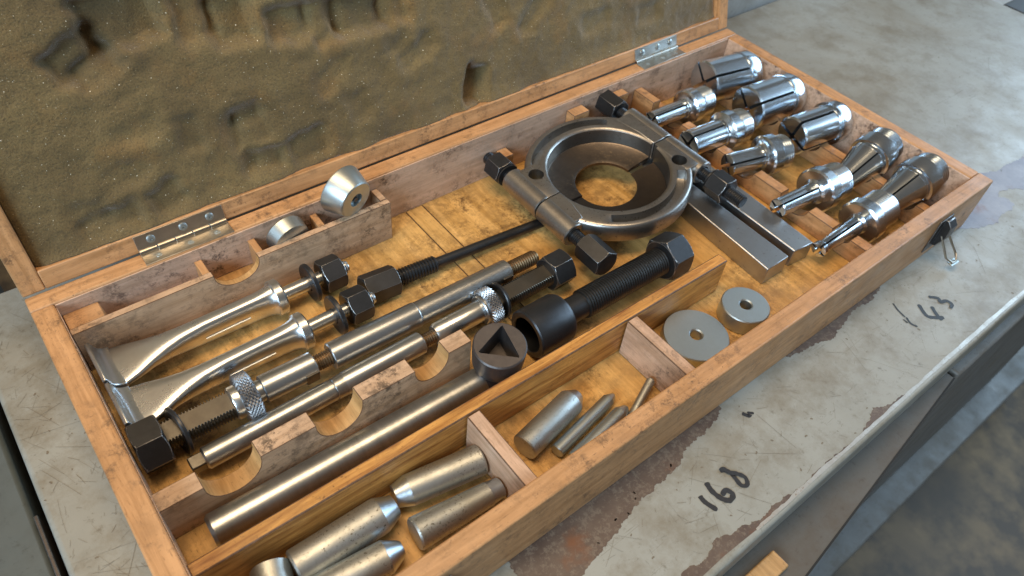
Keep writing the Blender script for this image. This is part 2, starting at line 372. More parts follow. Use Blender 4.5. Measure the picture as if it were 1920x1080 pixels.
edge = [(18, -6.5), (19.5, -6.1), (21.2, -5.75), (22.3, -6.0), (23.8, -5.55), (25.2, -5.9), (26.4, -6.25), (28, -6.2), (30, -6.45), (33, -6.35), (35.5, -6.5), (37.5, -6.2), (38.4, -5.75), (39.2, -6.2), (42, -6.45), (47, -6.5), (47, -6.60), (18, -6.60)]
patch(edge, bz(.003), 'worn_edge', 'chip', bench, 4, .25, 12)
patch([(26, -6.5), (30, -6.42), (36, -6.45), (44, -6.40), (56, -6.42), (66, -6.5), (66, -6.64), (26, -6.64)], bz(.006), 'worn_edge', 'edgebare', bench, 4, .12, 13, .016)
# handwriting
def stroke(mb, pts, w, z, seed=0):
    rnd = random.Random(seed); P = [Vector(p) for p in pts]; Q = []
    for i in range(len(P) - 1):
        p0, p1, p2, p3 = P[max(i - 1, 0)], P[i], P[i + 1], P[min(i + 2, len(P) - 1)]
        for k in range(6):
            t = k / 6; Q.append(.5 * ((2 * p1) + (p2 - p0) * t + (2 * p0 - 5 * p1 + 4 * p2 - p3) * t * t + (3 * p1 - p0 - 3 * p2 + p3) * t ** 3))
    Q.append(P[-1]); n = len(Q); vs = []
    for i, p in enumerate(Q):
        d = (Q[min(i + 1, n - 1)] - Q[max(i - 1, 0)]); d = d.normalized() if d.length else Vector((1, 0)); nn = Vector((-d.y, d.x))
        ww = w * (.55 if i in (0, n - 1) else 1) * rnd.uniform(.85, 1.1) / 2
        zz = z + .0012 * i if n > 30 else z; vs += [(*(p + nn * ww), zz), (*(p - nn * ww), zz)]
    return mb.add(vs, [(2 * i, 2 * i + 1, 2 * i + 3, 2 * i + 2) for i in range(n - 1)])
inkz = bz(.018)
def ink(name, strokes, lab):
    mb = MB()
    for i, (p, w_) in enumerate(strokes): stroke(mb, p, w_, inkz + i * .003, i)
    o = mb.build(name, 'ink', bench); o['label'] = lab
ink('painted_number', [([(24.94, -3.37), (24.9, -3.81), (25.1, -4.53)], .30),
     ([(25.86, -3.03), (25.72, -3.56), (25.81, -4.19), (26.12, -4.56), (26.52, -4.42), (26.40, -4.02), (25.98, -4.10)], .32),
     ([(27.08, -3.0), (27.44, -3.32), (27.42, -3.83), (27.36, -4.33), (27.66, -4.52), (27.92, -4.14), (27.70, -3.71), (27.40, -3.40), (27.30, -3.05), (27.05, -3.05)], .26)], 'handwritten number 168')
ink('painted_number', [([(48.99, -2.63), (48.5, -3.53), (48.75, -3.95), (49.40, -4.40)], .30), ([(49.62, -3.30), (49.25, -3.85), (49.02, -4.45)], .28),
     ([(50.3, -2.65), (50.76, -3.15), (50.55, -3.45), (51.05, -3.65), (51.05, -4.05), (50.62, -4.2)], .26)], 'handwritten number 43')
ink('ink_mark', [([(47.49, -1.49), (47.2, -2.1), (47.05, -2.75)], .14), ([(47.1, -2.8), (46.85, -3.3), (47.0, -3.75)], .16), ([(46.75, -2.8), (46.7, -3.15)], .12)], 'faint handwritten stroke before the number 43')
ink('ink_mark', [([(31.20, -1.20), (31.40, -1.56), (31.55, -1.52)], .26), ([(31.5, -1.35), (31.82, -1.62)], .18)], 'small ink dot')
# fine scratches on the top
sc_mb = MB(); rs = random.Random(4)
for i in range(620):
    if i < 450: x, y = rs.uniform(12, 90), rs.uniform(-6.4, -.4) if rs.random() < .6 else rs.uniform(-6, 30)
    else: x, y = rs.uniform(-3.2, -.2), rs.uniform(4, 31)
    if 0 <= x <= 60 and y > -.1: x += 61
    a = rs.choice((.5, -.7, 1.25, 2.2)) + rs.gauss(0, .35); L = rs.choice((.3, .5, .8, 1.4, 2.6)) * rs.uniform(.6, 1.3); c = rs.gauss(0, .07)
    pts = []
    for k in range(5):
        t = k / 4 - .5; xx, yy = x + math.cos(a) * L * t - math.sin(a) * c * t * t, y + math.sin(a) * L * t + math.cos(a) * c * t * t
        if not (-3.3 < xx < 102 and -6.5 < yy < 32.5) or (-.0 < xx < 60 and yy > 0): break
        pts.append((xx, yy))
    if len(pts) == 5: stroke(sc_mb, pts, rs.uniform(.006, .017), bz(.017 + .0001 * (i % 40)), i)
for i in range(170):        # pits and specks
    x, y = (rs.uniform(10, 95), rs.uniform(-6.3, -.5)) if i < 90 else (rs.uniform(61.5, 100), rs.uniform(0, 30)) if i < 140 else (rs.uniform(-3.2, -.3), rs.uniform(5, 30))
    r_ = rs.uniform(.02, .10); a = rs.uniform(0, 3)
    stroke(sc_mb, [(x, y), (x + r_ * math.cos(a), y + r_ * math.sin(a)), (x + 2 * r_ * math.cos(a + .4), y + 2 * r_ * math.sin(a + .4))], r_, bz(.016), i)
so = sc_mb.build('scratches', 'scratch', bench); so['kind'] = 'stuff'
# neighbouring cabinet on the left with a dark gap between
nb = thing('metal_cabinet', 'plain darker grey cabinet at the left across a narrow dark gap', 'cabinet', (-60, -20, -88))
MB().box(0, 55.9, 0, 90, 0, bz(-.9)).build('carcass', 'paintleft', nb, .25)
MB().box(55.95, 56.15, 28, 36.5, bz(-6), bz(-.5)).build('hinge_strip', 'blackworn', nb, .05)
# pale upright panel behind and what shows past the far end of the bench
pn = MB().box(58, 96, 33.3, 35.5, -40, 22).build('upright_panel', 'pale', None, .3); tag(pn, 'pale grey upright panel behind the far edge of the cabinet top', 'panel')
pc = thing('storage_cabinet', 'pale grey cabinet beyond the far right end of the bench top', 'cabinet', (104, 9, -88))
MB().box(0, 60, 0, 70, 0, bz(-5)).build('carcass', 'pale', pc, .4)
bb = thing('plastic_box', 'black box in the far top right corner beyond the bench', 'box', (105.3, 12.2, -5))
MB().box(0, 14, 0, 6.5, 0, 3.2).build('tub', 'blackbox', bb, .4); MB().box(-.2, 14.2, -.2, 6.7, 3.25, 4).build('cover', 'blackbox', bb, .2)

# ================================================================== the wooden case
case = thing('tool_case', 'long open wooden tool case with wooden dividers and foam lined lid', 'tool case')
MB().box(0, W, D - T, D, 0, H).build('wall', 'beech', case, .10)
MB().box(0, W, 0, T, 0, H - .005).build('wall', 'beech', case, .10)
MB().box(.0, T, T + .01, D - T - .01, 0, H - .012).build('wall', 'beech_y', case, .10)
MB().box(W - T, W, T + .01, D - T - .01, 0, H - .012).build('wall', 'beech_y', case, .10)
# thin darkened lining boards inside
MB().box(T + .02, W - T - .02, D - T - .10, D - T - .01, ZF, H - .10).build('lining', 'wallin', case, .02)
MB().box(W - T - .10, W - T - .01, T + .02, D - T - .13, ZF, H - .10).build('lining', 'wallin', case, .02)
MB().box(T + .01, T + .06, T + .02, D - T - .13, ZF, H - .25).build('lining', 'wallin', case, .02)
pl0 = MB().box(T + .005, W - T - .005, T + .005, D - T - .005, .03, ZF).build('bottom_panel', 'plyfloor', case)
# floor strip let into the bottom panel
MB().box(24.0, 25.3, 11.9, 25.0, ZF + .004, ZF + .03).build('floor_strip', 'plyfloor', case, .02)
for xx in (23.9, 25.32): MB().box(xx, xx + .08, 11.9, 25.0, ZF + .004, ZF + .02).build('strip_joint', 'scratchdark', case)
# long divider and cross dividers
MB().prism([(T + .03, 6.72), (37.3, 6.42), (37.3, 7.22), (T + .03, 7.50)], ZF, 3.4, 'z').build('long_divider', 'pine', case, .08)
for xx, y1 in ((16.05, 6.53), (27.95, 6.45)):
    MB().box(xx, xx + .82, T + .02, y1, ZF, 3.42).build('cross_divider', 'cross', case, .06)
# notched rail
def notched(x0, x1, z0, z1, notches, n=14):
    p = [(x0, z0), (x0, z1)]
    for a, b, dep in notches:
        c, r = (a + b) / 2, (b - a) / 2
        p += [(c - r * math.cos(math.pi * k / n), z1 - dep * math.sin(math.pi * k / n) ** .8 if 0 < k < n else z1) for k in range(n + 1)]
    return p + [(x1, z1), (x1, z0)]
def fresh_cut(o, zt):
    o.data.materials.append(M['cutend'])
    for p_ in o.data.polygons:
        if p_.center.z < (zt - .05) * S and p_.normal.z > .03 and abs(p_.normal.y) < .2: p_.material_index = 2
fresh_cut(MB().prism(notched(T + .03, 19.35, ZF, 3.3, [(3.38, 6.3, 1.75), (9.36, 12.12, 1.75), (15.47, 17.75, 1.5)]), 10.65, 11.75, 'y').build('notched_rail', 'railwood', case, .035), 3.3)
# tray along the hinge side
fresh_cut(MB().prism(notched(T + .07, 21.72, ZF, 3.62, [(9.35, 12.22, 1.35)]), 23.27, 23.75, 'y').build('tray_board', 'railwood', case, .035), 3.62)
MB().box(21.2, 21.72, 23.76, D - T - .11, ZF, 3.62).build('tray_end', 'railwood', case, .05)
MB().prism([(T + .1, 1.0), (T + .1, 3.60), (3.2, 3.60), (3.55, 1.0)], 23.77, D - T - .12, 'y').build('tray_block', 'beech', case, .05)
for xx in (8.85, 12.28, 16.6):
    MB().prism([(23.77, ZF), (D - T - .12, ZF), (D - T - .12, 3.62), (23.77, 3.55)], xx, xx + .45, 'x').build('tray_divider', 'beech_y', case, .04)
MB().prism([(T + .1, ZF), (21.15, ZF), (21.15, 1.6), (T + .1, 1.6)], 23.8, D - T - .14, 'y').build('tray_bottom', 'cutend', case)
# guide blocks on the hinge side wall
for (x0, x1, y0, zt) in ((32.1, 33.05, 24.0, 2.6), (39.15, 40.75, 24.05, 3.75), (43.85, 45.3, 24.2, 3.75), (46.95, 47.8, 22.7, 3.05)):
    MB().prism([(D - T - .12, ZF), (D - T - .12, zt), (y0, zt), (y0, zt - .9), (y0 + .25, ZF)], x0, x1, 'x').build('guide_block', 'beech_y', case, .05)
# collet rack: two rails with round notches
def rack(x0, x1, zt, notches):
    p = [(T + .05, ZF)]; p.append((T + .05, zt))
    for c, r in sorted(notches):
        p += [(c - r * math.cos(math.pi * k / 12), zt - .75 * r * math.sin(math.pi * k / 12)) for k in range(13)]
    p += [(24.6, zt), (24.6, ZF)]
    MB().prism(p, x0, x1, 'x').build('collet_rack', 'beech_y', case, .05)
rack(48.0, 49.0, 2.0, [(4.15, .75), (8.4, 1.25), (13.6, 1.2), (17.5, 1.2), (21.4, 1.2)])
rack(55.6, 56.5, 2.2, [(4.1, 1.35), (8.0, 1.35), (13.0, 1.4), (17.4, 1.45), (22.1, 1.5)])
# hinges
def hinge(x0, x1, bright):
    h = MB().box(x0, x1, D - T + .04, D - .12, H + .004, H + .055).build('hinge', 'hinge', case, .02)
    n_ = Vector((0, -math.sin(LA), math.cos(LA))); d_ = Vector((0, math.cos(LA), math.sin(LA))); o_ = Vector((0, D, H))
    def lp(x, s_, off): p = o_ + d_ * s_ + n_ * off; return (x, p.y, p.z)
    q = [lp(x, s_, of) for of in (.004, .055) for s_ in (.12, 1.16) for x in (x0, x1)]
    MB().add(q, [(0, 2, 3, 1), (4, 5, 7, 6), (0, 1, 5, 4), (2, 6, 7, 3), (0, 4, 6, 2), (1, 3, 7, 5)]).build('upper_leaf', 'hinge', h, .02)
    L = (x1 - x0) / 5
    for k in range(5):
        MB().add(*(lambda m: (m.v, m.f))(MB().rings(cyl_prof(0, L - .04, .16, .02), 16))).v
        mb = MB().rings(cyl_prof(x0 + k * L + .02, x0 + (k + 1) * L - .02, .17, .02), 16)
        mb.v = [(x, y + D - .06, z + H + .13) for x, y, z in mb.v]; mb.build('knuckle', 'hinge', h)
    for k in range(3):
        xs = x0 + (x1 - x0) * (k + .5) / 3 + (.15 if k == 1 else 0)
        for up in (0, 1):
            c = Vector((xs, D - .68, H + .05)) if not up else Vector(lp(xs, .72, .05)); ax = Vector((0, 0, 1)) if not up else n_
            hgt = .12 if up else .02; rr = .26 if up else .19
            mb = MB().rings([(0, rr), (hgt * .6, rr * .95), (hgt, rr * .6), (hgt, rr * .28), (hgt * .4, rr * .22)], 20)
            rt = ax.to_track_quat('X', 'Z').to_matrix(); mb.v = [tuple(c + rt @ Vector(p)) for p in mb.v]
            mb.build('screw', 'zinc', h)
    return h
hinge(6.35, 11.72, 0)['label'] = 'left steel hinge'; hinge(47.9, 53.05, 1)['label'] = 'right steel hinge'
# latches on the front
def latch(xc):
    l = MB().box(xc - 1.0, xc + .8, -.10, -.004, .9, 3.9).build('latch', 'blackworn', case, .03)
    MB().prism([(-.10, 1.5), (-.10, 3.9), (-.35, 3.95), (-.75, 3.5), (-.80, 2.6), (-.45, 1.6)], xc - .45, xc + .45, 'x').build('catch', 'black', l, .06)
    p = [(xc - .40, -.45, 2.6), (xc - .32, -.95, 1.9), (xc - .2, -1.5, 1.1), (xc + .2, -1.95, .75), (xc + .75, -2.0, .75), (xc + 1.05, -1.6, 1.05), (xc + .8, -1.1, 1.7), (xc + .45, -.5, 2.6)]
    MB().tube(p, .09).build('wire_bail', 'hinge', l)
    MB().prism([(xc - .05, -2.15), (xc + .9, -2.2), (xc + 1.05, -1.75), (xc + .1, -1.65)], .62, .70, 'z').build('pull_tab', 'zinc', l, .02)
    return l
latch(53.9)['label'] = 'latch near the right corner'; latch(9.6)['label'] = 'latch near the left end'

# ---- the lid, swung open: local x along the case, local y up the lid (s), local z out of the lid mouth
lid = bpy.data.objects.new('lid', None); COL.objects.link(lid); lid.parent = case; lid.empty_display_size = .01
ex, ey, ez = Vector((1, 0, 0)), Vector((0, math.cos(LA), math.sin(LA))), Vector((0, -math.sin(LA), math.cos(LA)))
lid.matrix_world = Matrix.Translation(Vector((0, D + .02, H + .06)) * S) @ Matrix((ex, ey, ez)).transposed().to_4x4()
LH = 26.3
MB().box(T + .01, W - T - .01, 0, T - .02, -3.0, 0).build('rail', 'beech', lid, .08)
MB().box(T + .01, W - T - .01, LH - T, LH, -3.0, 0).build('rail', 'beech', lid, .08)
MB().box(0, T, 0, LH, -3.0, .0).build('rail', 'beech_y', lid, .08)
MB().box(W - T, W, 0, LH, -3.0, .0).build('rail', 'beech_y', lid, .08)
MB().box(.05, W - .05, .05, LH - .05, -3.4, -3.01).build('panel', 'beech', lid, .1)
# foam pad with pressed-in marks: (x, s, half width, half height, turn, depth)
dents = [(10.2, 12.6, 2.3, 1.5, .05, 1.1), (14.0, 11.9, 1.0, 1.5, .0, .7), (16.0, 11.2, 1.3, 1.4, .0, 1.2), (19.2, 10.2, 1.4, .9, -.1, 1.0), (21.6, 9.8, 1.0, 1.3, .2, .7),
         (24.0, 9.6, 2.2, 1.0, -.1, 1.0), (26.5, 9.3, .9, .6, 0, .6), (7.6, 11.3, 1.7, .75, .35, 1.1), (8.2, 10.4, 1.2, .35, .35, .8), (11.6, 5.7, .28, .9, 0, .5),
         (15.2, 4.9, 1.1, .85, 0, .5), (14.0, 4.9, .22, .9, 0, .6), (15.1, 5.75, 1.1, .25, .1, .6), (18.5, 2.6, 1.3, .8, .12, .9), (15.4, 2.6, 1.2, .5, -.05, .8), (14.4, 3.1, .3, .6, .1, .5),
         (9.2, 2.5, .8, .6, .3, .8), (5.6, 2.2, 1.9, .35, .15, .7), (5.0, 3.1, 1.0, .4, .1, .4), (31.9, 2.6, .62, 1.35, -.25, 1.5), (27.6, 6.3, 1.6, .3, .45, .6), (26.1, 7.2, .5, .3, 0, .4),
         (9.0, 6.8, 1.2, .3, .1, .3), (7.5, 4.6, 1.4, .25, .2, .3), (20.8, 6.4, 1.2, .3, .6, .35), (38, 6.5, 2.0, .3, .7, .4), (22.4, 4.0, .5, .8, .2, .3), (34.5, 7.5, .4, 1.6, .3, .4), (44, 4.3, 1.6, .4, .1, .3), (50, 3.6, 1.2, .35, .0, .3)]
def foam_h(x, s):
    h = -.42 + .22 * noise.noise((x * .16, s * .22, 1.3)) + .10 * noise.noise((x * .6, s * .6, 4.1)) + .05 * noise.noise((x * 1.7, s * 1.7, 9.1))
    xx = x + .25 * noise.noise((x * .9, s * .9, 7.)); ss = s + .25 * noise.noise((x * .9, s * .9, 2.))
    for dx, ds, hw, hh, tu, dep in dents:
        ax, as_ = xx - dx, ss - ds
        if abs(ax) > hw * 2.2 + 1.2 or abs(as_) > hh * 2.2 + 1.2: continue
        u, v = ax * math.cos(tu) + as_ * math.sin(tu), -ax * math.sin(tu) + as_ * math.cos(tu)
        du, dv = max(0, abs(u) - hw * .72), max(0, abs(v) - hh * .72); d2 = math.hypot(du, dv) / .78
        k = max(0, 1 - d2); k = k * k * (3 - 2 * k); h -= dep * (.66 if ds > 9 or dx > 30 else .46) * k
        h += .05 * math.exp(-((d2 - 1.3) / .6) ** 2)
    e = min(x - T, W - T - x) / .5
    if e < 1: h -= .25 * (1 - max(0, e)) ** 2
    return h
nxg, nsg = 400, 176; fv = []; ff = []
for j in range(nsg + 1):
    for i in range(nxg + 1):
        x = T + .04 + (W - 2 * T - .08) * i / nxg
        sag = max(0, noise.noise((x * .33, 0, 3.3))) * (.9 if x < 26 else .25)
        s0 = T - .01; s1 = LH - T - .05
        t = j / nsg; s_ = s0 + (s1 - s0) * t ** 1.15
        h = foam_h(x, s_)
        eb = (s_ - s0) / 1.1
        if eb < 1: h += (1 - eb) ** 2 * (.22 - 1.5 * sag)
        h = min(h, -.06 + .08 * noise.noise((x * .8, s_ * .8, 5)))
        fv.append((x, s_, h))
for j in range(nsg):
    for i in range(nxg): a = j * (nxg + 1) + i; ff.append((a, a + 1, a + nxg + 2, a + nxg + 1))
b0 = len(fv)
for j, i in [(0, i) for i in range(nxg + 1)]:
    x, s_, h = fv[i]; fv.append((x, s_ + .005, -2.9))
for i in range(nxg): ff.append((i + 1, i, b0 + i, b0 + i + 1))
MB().add(fv, ff).build('foam_pad', 'foam', lid, ang=180)

# ================================================================== the tools
# --- puller legs
def make_leg(y0, lab):
    t = thing('puller_leg', lab, 'puller leg', (0, y0, 0), group='puller legs')
    za = 1.6
    secs = []
    for x, hy, hz, cz, e in ((1.95, 1.52, .26, 1.78, 4.5), (2.6, 1.48, .25, 1.76, 4), (3.4, 1.30, .31, 1.78, 3.6), (4.3, 1.00, .43, 1.78, 3.2), (5.2, .80, .58, 1.74, 2.9), (6.2, .66, .75, 1.67, 2.8), (7.6, .58, .87, 1.63, 2.8),
                             (9.5, .57, .93, 1.6, 2.8), (10.8, .60, .95, 1.6, 2.6), (11.4, .66, 1.0, 1.6, 2.4), (11.75, .85, 1.05, 1.6, 2.1), (11.95, 1.08, 1.12, 1.6, 2)):
        q = []
        for k in range(64):
            a = 2 * math.pi * k / 64; c, s_ = math.cos(a), math.sin(a)
            q.append((x, hy * math.copysign(abs(c) ** (2 / e), c), cz + hz * math.copysign(abs(s_) ** (2 / e), s_)))
        secs.append(q)
    MB().loft(secs).build('body', 'satin', t, ang=60)
    # claw plate with the hollow fillet into the blade
    fil = [(1.72, .75), (1.56, 2.9), (1.78, 2.98), (1.92, 2.6)] + [(1.92 + .72 * (1 - math.cos(a)), 2.6 - .60 * math.sin(a)) for a in (.35, .7, 1.05, 1.3, 1.5)] + [(2.62, 1.62), (2.0, .80)]
    MB().prism(fil, -1.55, 1.55, 'y').build('claw', 'satin', t, .06)
    MB().rings([(11.9, 1.10), (12.0, 1.18), (12.45, 1.18), (12.55, 1.05), (12.55, .5)], 40).build('collar', 'satin', t).location.z = za * S
    MB().rings(cyl_prof(12.5, 15.0, .46, .03), 32).build('shank', 'satin', t).location.z = za * S
    MB().rings(thread_prof(14.9, 17.05, .46, .15, .05) + [(17.15, .38)], 32).build('threaded_end', 'satin', t).location.z = za * S
    wa = MB().rings([(14.35, .52), (14.35, 1.23), (14.42, 1.30), (14.62, 1.30), (14.69, 1.23), (14.69, .52)], 40, closed=True).build('washer', 'black', t); wa.location.z = (za - .02) * S
    nu = hexnut(15.25, 16.7, 1.0).build('nut', 'black', t, .03, ang=25, seg=1); nu.location.z = za * S; nu.rotation_euler.x = .12
    mb = MB().tube([(7.4, -.61, 1.5), (8.6, -.605, 1.52), (10.2, -.61, 1.54)], .05, 8); mb.build('ridge', 'satin', t)
    return t
make_leg(21.45, 'satin steel puller leg with hooked claw beside the hinge side tray')
make_leg(18.15, 'satin steel puller leg with hooked claw nearer the front, touching the knurled rod')

# --- long dark bolt
t = thing('long_bolt', 'long black bolt with large hex head running under the bearing separator', 'bolt'); along(t, (17.0, 19.15, 1.3), (31.5, 18.30, .75))
hexnut(0, 2.35, .93).build('hex_head', 'black', t, .03, ang=25, seg=1)
MB().rings([(2.3, .55)] + thread_prof(2.5, 5.4, .58, .22, .10), 32).build('thread', 'black', t)
MB().rings(cyl_prof(5.38, 14.4, .37, .03), 28).build('shank', 'black', t)

# --- threaded spindles
def flatted(x0, x1, r, clampz, pitch=.17): return MB().rings(thread_prof(x0, x1, r, pitch, .10), 64, clampz=clampz)
t = thing('threaded_spindle', 'steel spindle with black hex nut at the left wall and knurled ring, two long sleeves', 'spindle'); along(t, (1.45, 15.52, 1.85), (28.0, 15.12, 1.70), roll=.12)
hexnut(0, 1.55, 1.30).build('nut', 'black', t, .03, ang=25, seg=1).rotation_euler.x = .42
wv = MB().rings([(-.12, .9), (-.12, 1.36), (-.06, 1.42), (.06, 1.42), (.12, 1.36), (.12, .9)], 44, closed=True).build('washer', 'black', t); wv.location = Vector((2.25, 0, -.05)) * S; wv.rotation_euler = (0, .10, .12)
flatted(1.5, 5.25, .82, .50).build('threaded_rod', 'thread', t, ang=30)
MB().rings([(5.15, .76), (5.2, .94), (5.26, .98), (5.64, .98), (5.66, .9)], 48).build('flange', 'satin', t)
knurl(5.62, 6.55, 1.42).build('knurled_ring', 'knurl', t, ang=20)
MB().rings(cyl_prof(6.5, 6.95, .66, .03), 36).build('spacer', 'steel', t)
sl = MB().rings(cyl_prof(6.93, 10.1, .82, .05), 48).build('sleeve', 'steel', t)
MB().rings([(10.05, .80), (10.1, .60)] + thread_prof(10.12, 11.2, .50, .16, .06), 32).build('neck_thread', 'threadbrass', t)
MB().rings([(11.15, .5), (11.15, .78), (11.20, .83), (17.0, .83), (17.03, .80), (17.06, .83), (17.10, .80), (17.12, .7)], 48).build('sleeve', 'steel', t)
s2 = MB().rings([(17.1, .7), (17.12, .775), (24.1, .775), (24.18, .70), (24.18, .4)], 48).build('sleeve', 'rodsteel', t)
MB().rings(thread_prof(24.1, 26.5, .52, .18, .07) + [(26.58, .42)], 32).build('end_thread', 'threadbrass', t)
for x0, x1, r in ((9.25, 10.06, .83), (23.3, 24.05, .785)):
    MB().box(x0, x1, -r - .004, -r + .16, -.42, .42).build('spanner_flat', 'thread', t, .02)

t = thing('threaded_spindle', 'slim steel spindle with flat tang behind the notched rail and knurled ring by its nut', 'spindle'); along(t, (3.35, 13.35, 1.45), (29.3, 13.42, 1.62), roll=.12)
MB().box(0, .85, -.40, .40, -.45, .30).build('tang', 'thread', t, .08)
MB().rings([(.75, .54), (.85, .64), (8.3, .65), (8.34, .60), (8.4, .66), (9.0, .68)], 40).build('rod', 'rodsteel', t)
MB().rings([(8.95, .66), (9.1, .70), (14.25, .70), (14.32, .62), (14.32, .3)], 40).build('sleeve', 'steel', t)
MB().rings(thread_prof(14.2, 15.3, .43, .15, .06), 32).build('neck_thread', 'threadbrass', t)
MB().rings([(15.2, .45), (15.25, .60), (15.45, .70), (18.75, .70), (18.8, .64)], 44).build('sleeve', 'satin', t)
MB().rings(cyl_prof(18.72, 19.0, .98, .06), 44).build('flange', 'steel', t)
knurl(18.95, 19.85, 1.20).build('knurled_ring', 'knurl', t, ang=20)
wv = MB().rings([(-.11, .75), (-.11, 1.17), (-.05, 1.23), (.05, 1.23), (.11, 1.17), (.11, .75)], 44, closed=True).build('washer', 'black', t); wv.location = Vector((20.3, 0, -.02)) * S; wv.rotation_euler = (0, .05, -.06)
flatted(19.8, 24.4, .76, .46).build('threaded_rod', 'thread', t, ang=30)
hexnut(24.3, 25.95, 1.10).build('nut', 'black', t, .03, ang=25, seg=1).rotation_euler.x = .35

# --- big spindle with socket
t = thing('forcing_screw', 'thick black forcing screw with hollow socket end and big hex head', 'screw'); along(t, (23.05, 9.92, 1.97), (36.5, 9.80, 1.97))
MB().rings([(.05, 1.18), (0, 1.24), (0, 1.54), (.08, 1.62), (2.55, 1.62), (2.8, 1.5), (2.85, .9), (2.75, .0), (1.9, .0), (1.88, 1.1), (.05, 1.18)], 56, cap0=False, cap1=False).build('socket', 'black', t)
MB().rings(cyl_prof(2.8, 4.6, .84, .05), 44).build('neck', 'black', t)
MB().rings(thread_prof(4.5, 11.9, .98, .20, .11), 48).build('thread', 'bigthread', t, ang=30)
hexnut(11.7, 13.5, 1.40).build('hex_head', 'black', t, .03, ang=25, seg=1)

# --- socket ring with triangular hole
def trir(ap, lim):
    def f(a):
        q = (a + 3.55) % (2 * math.pi / 3) - math.pi / 3
        return min(ap / max(.2, math.cos(q)), lim)
    return f
t = thing('triangular_socket', 'worn dark round socket with triangular hole perched on the thick rod end', 'socket', (20.22, 9.22, 2.22), (math.radians(5), math.radians(-3), .2))
sm = MB().rings([(0, 1.3), (0, 1.42), (.12, 1.5), (.9, 1.56), (1.72, 1.58), (1.80, 1.50), (1.80, trir(.70, 1.36)), (.12, trir(.66, 1.3)), (.12, .0)], 72, cap0=True, cap1=False)
sm.v = [(y, z, x) for x, y, z in sm.v]; sm.build('body', 'blackworn', t, ang=40)

# --- thick long rod
t = thing('round_bar', 'thick plain steel rod lying in front of the notched rail', 'rod'); along(t, (2.75, 9.42, 1.29), (21.4, 9.02, 1.29))
MB().rings([(0, .78), (.18, .93), (16.2, .93)], 56, cap1=False).build('shaft', 'rodsteel', t)
MB().rings([(16.18, .93), (18.5, .93), (18.6, .85)], 56, cap0=False).build('blackened_end', 'blackworn', t)['label'] = 'blackened end'

# --- drift pins in the front compartments
def pin(p, q, prof_body, prof_tip, lab, mat='pinzinc', cat='drift pin', grp='steel drift pins'):
    t = thing('drift_pin', lab, cat, group=grp); along(t, p, q, roll=random.uniform(0, 6))
    MB().rings(prof_body, 48, cap1=prof_tip is None).build('body', mat, t)
    if prof_tip: MB().rings(prof_tip, 48, cap0=False).build('tip', 'pintip', t)
    return t
pin((5.15, 5.42, 1.32), (10.75, 5.38, 1.32), [(0, .86), (.1, .95), (4.55, .97), (4.75, .95)], [(4.75, .95), (5.45, .66), (5.6, .62)], 'large weathered steel pin with bright cone tip lying along the long divider')
pin((5.1, 3.80, 1.22), (9.9, 3.30, 1.22), [(0, .8), (.1, .87), (3.95, .87)], [(3.95, .87), (4.65, .50), (4.8, .40)], 'weathered steel pin with bright coned tip against the front wall at the bottom edge')
pin((16.0, 5.02, 1.22), (11.0, 5.88, 1.22), [(0, .80), (.1, .87), (4.25, .86)], [(4.25, .86), (4.9, .66), (5.05, .62)], 'pitted steel pin touching the left cross divider with its cone facing left')
pin((10.75, 3.52, 1.24), (16.02, 3.15, 1.0), [(0, .82), (.1, .89), (4.4, .66)], [(4.4, .66), (4.45, .63), (5.15, .56), (5.2, .5)], 'tapered pale steel pin against the front wall left of the cross divider')
pin((3.25, 2.3, 1.25), (4.3, 6.15, 1.32), [(0, .80), (.1, .88), (2.6, .90), (3.6, .97), (3.95, .99), (4.0, .93)], None, 'flared steel pin at the bottom left corner pointing at the long divider')
pin((18.35, 4.22, 1.18), (23.15, 5.12, 1.18), [(0, .76), (.08, .82), (4.2, .82), (4.25, .80)], [(4.25, .80), (4.7, .50), (4.85, .42)], 'fat grey steel pin in the middle compartment, nearest the long divider')
pin((19.85, 3.12, .80), (25.2, 4.05, .80), [(0, .38), (.05, .42), (4.8, .42)], [(4.8, .42), (5.25, .22), (5.4, .1)], 'thin pale pointed pin beside the fat grey pin', 'zinc')
pin((20.3, 2.15, .82), (25.2, 2.95, .82), [(0, .42), (.05, .46), (4.3, .46)], [(4.3, .46), (4.8, .26), (4.95, .12)], 'thin pale pin half hidden behind the front wall of the middle compartment', 'zinc')
pin((24.9, 2.3, .63), (27.75, 3.45, 1.1), [(0, .24), (.05, .28), (2.9, .27), (3.02, .18)], None, 'very thin stained pin leaning on the right cross divider')
# --- discs
def disc(x, y, r, h, hole, lab, top=0):
    t = thing('bored_disc', lab, 'disc', (x, y, ZF), (0, 0, .3), group='zinc discs')
    m_ = MB().rings([(0, hole), (0, r - .06), (.06, r), (h - .06, r), (h, r - .06), (h, hole + .08), (h - .07, hole)], 72, closed=True)
    m_.v = [(y_, z_, x_) for x_, y_, z_ in m_.v]; m_.build('body', 'zinc', t); return t
disc(32.55, 4.2, 2.15, .85, .40, 'wide thin zinc disc with a centre hole beside the right cross divider')
disc(36.95, 3.88, 1.62, 1.25, .40, 'smaller thicker zinc disc with a centre hole right of the wide one')
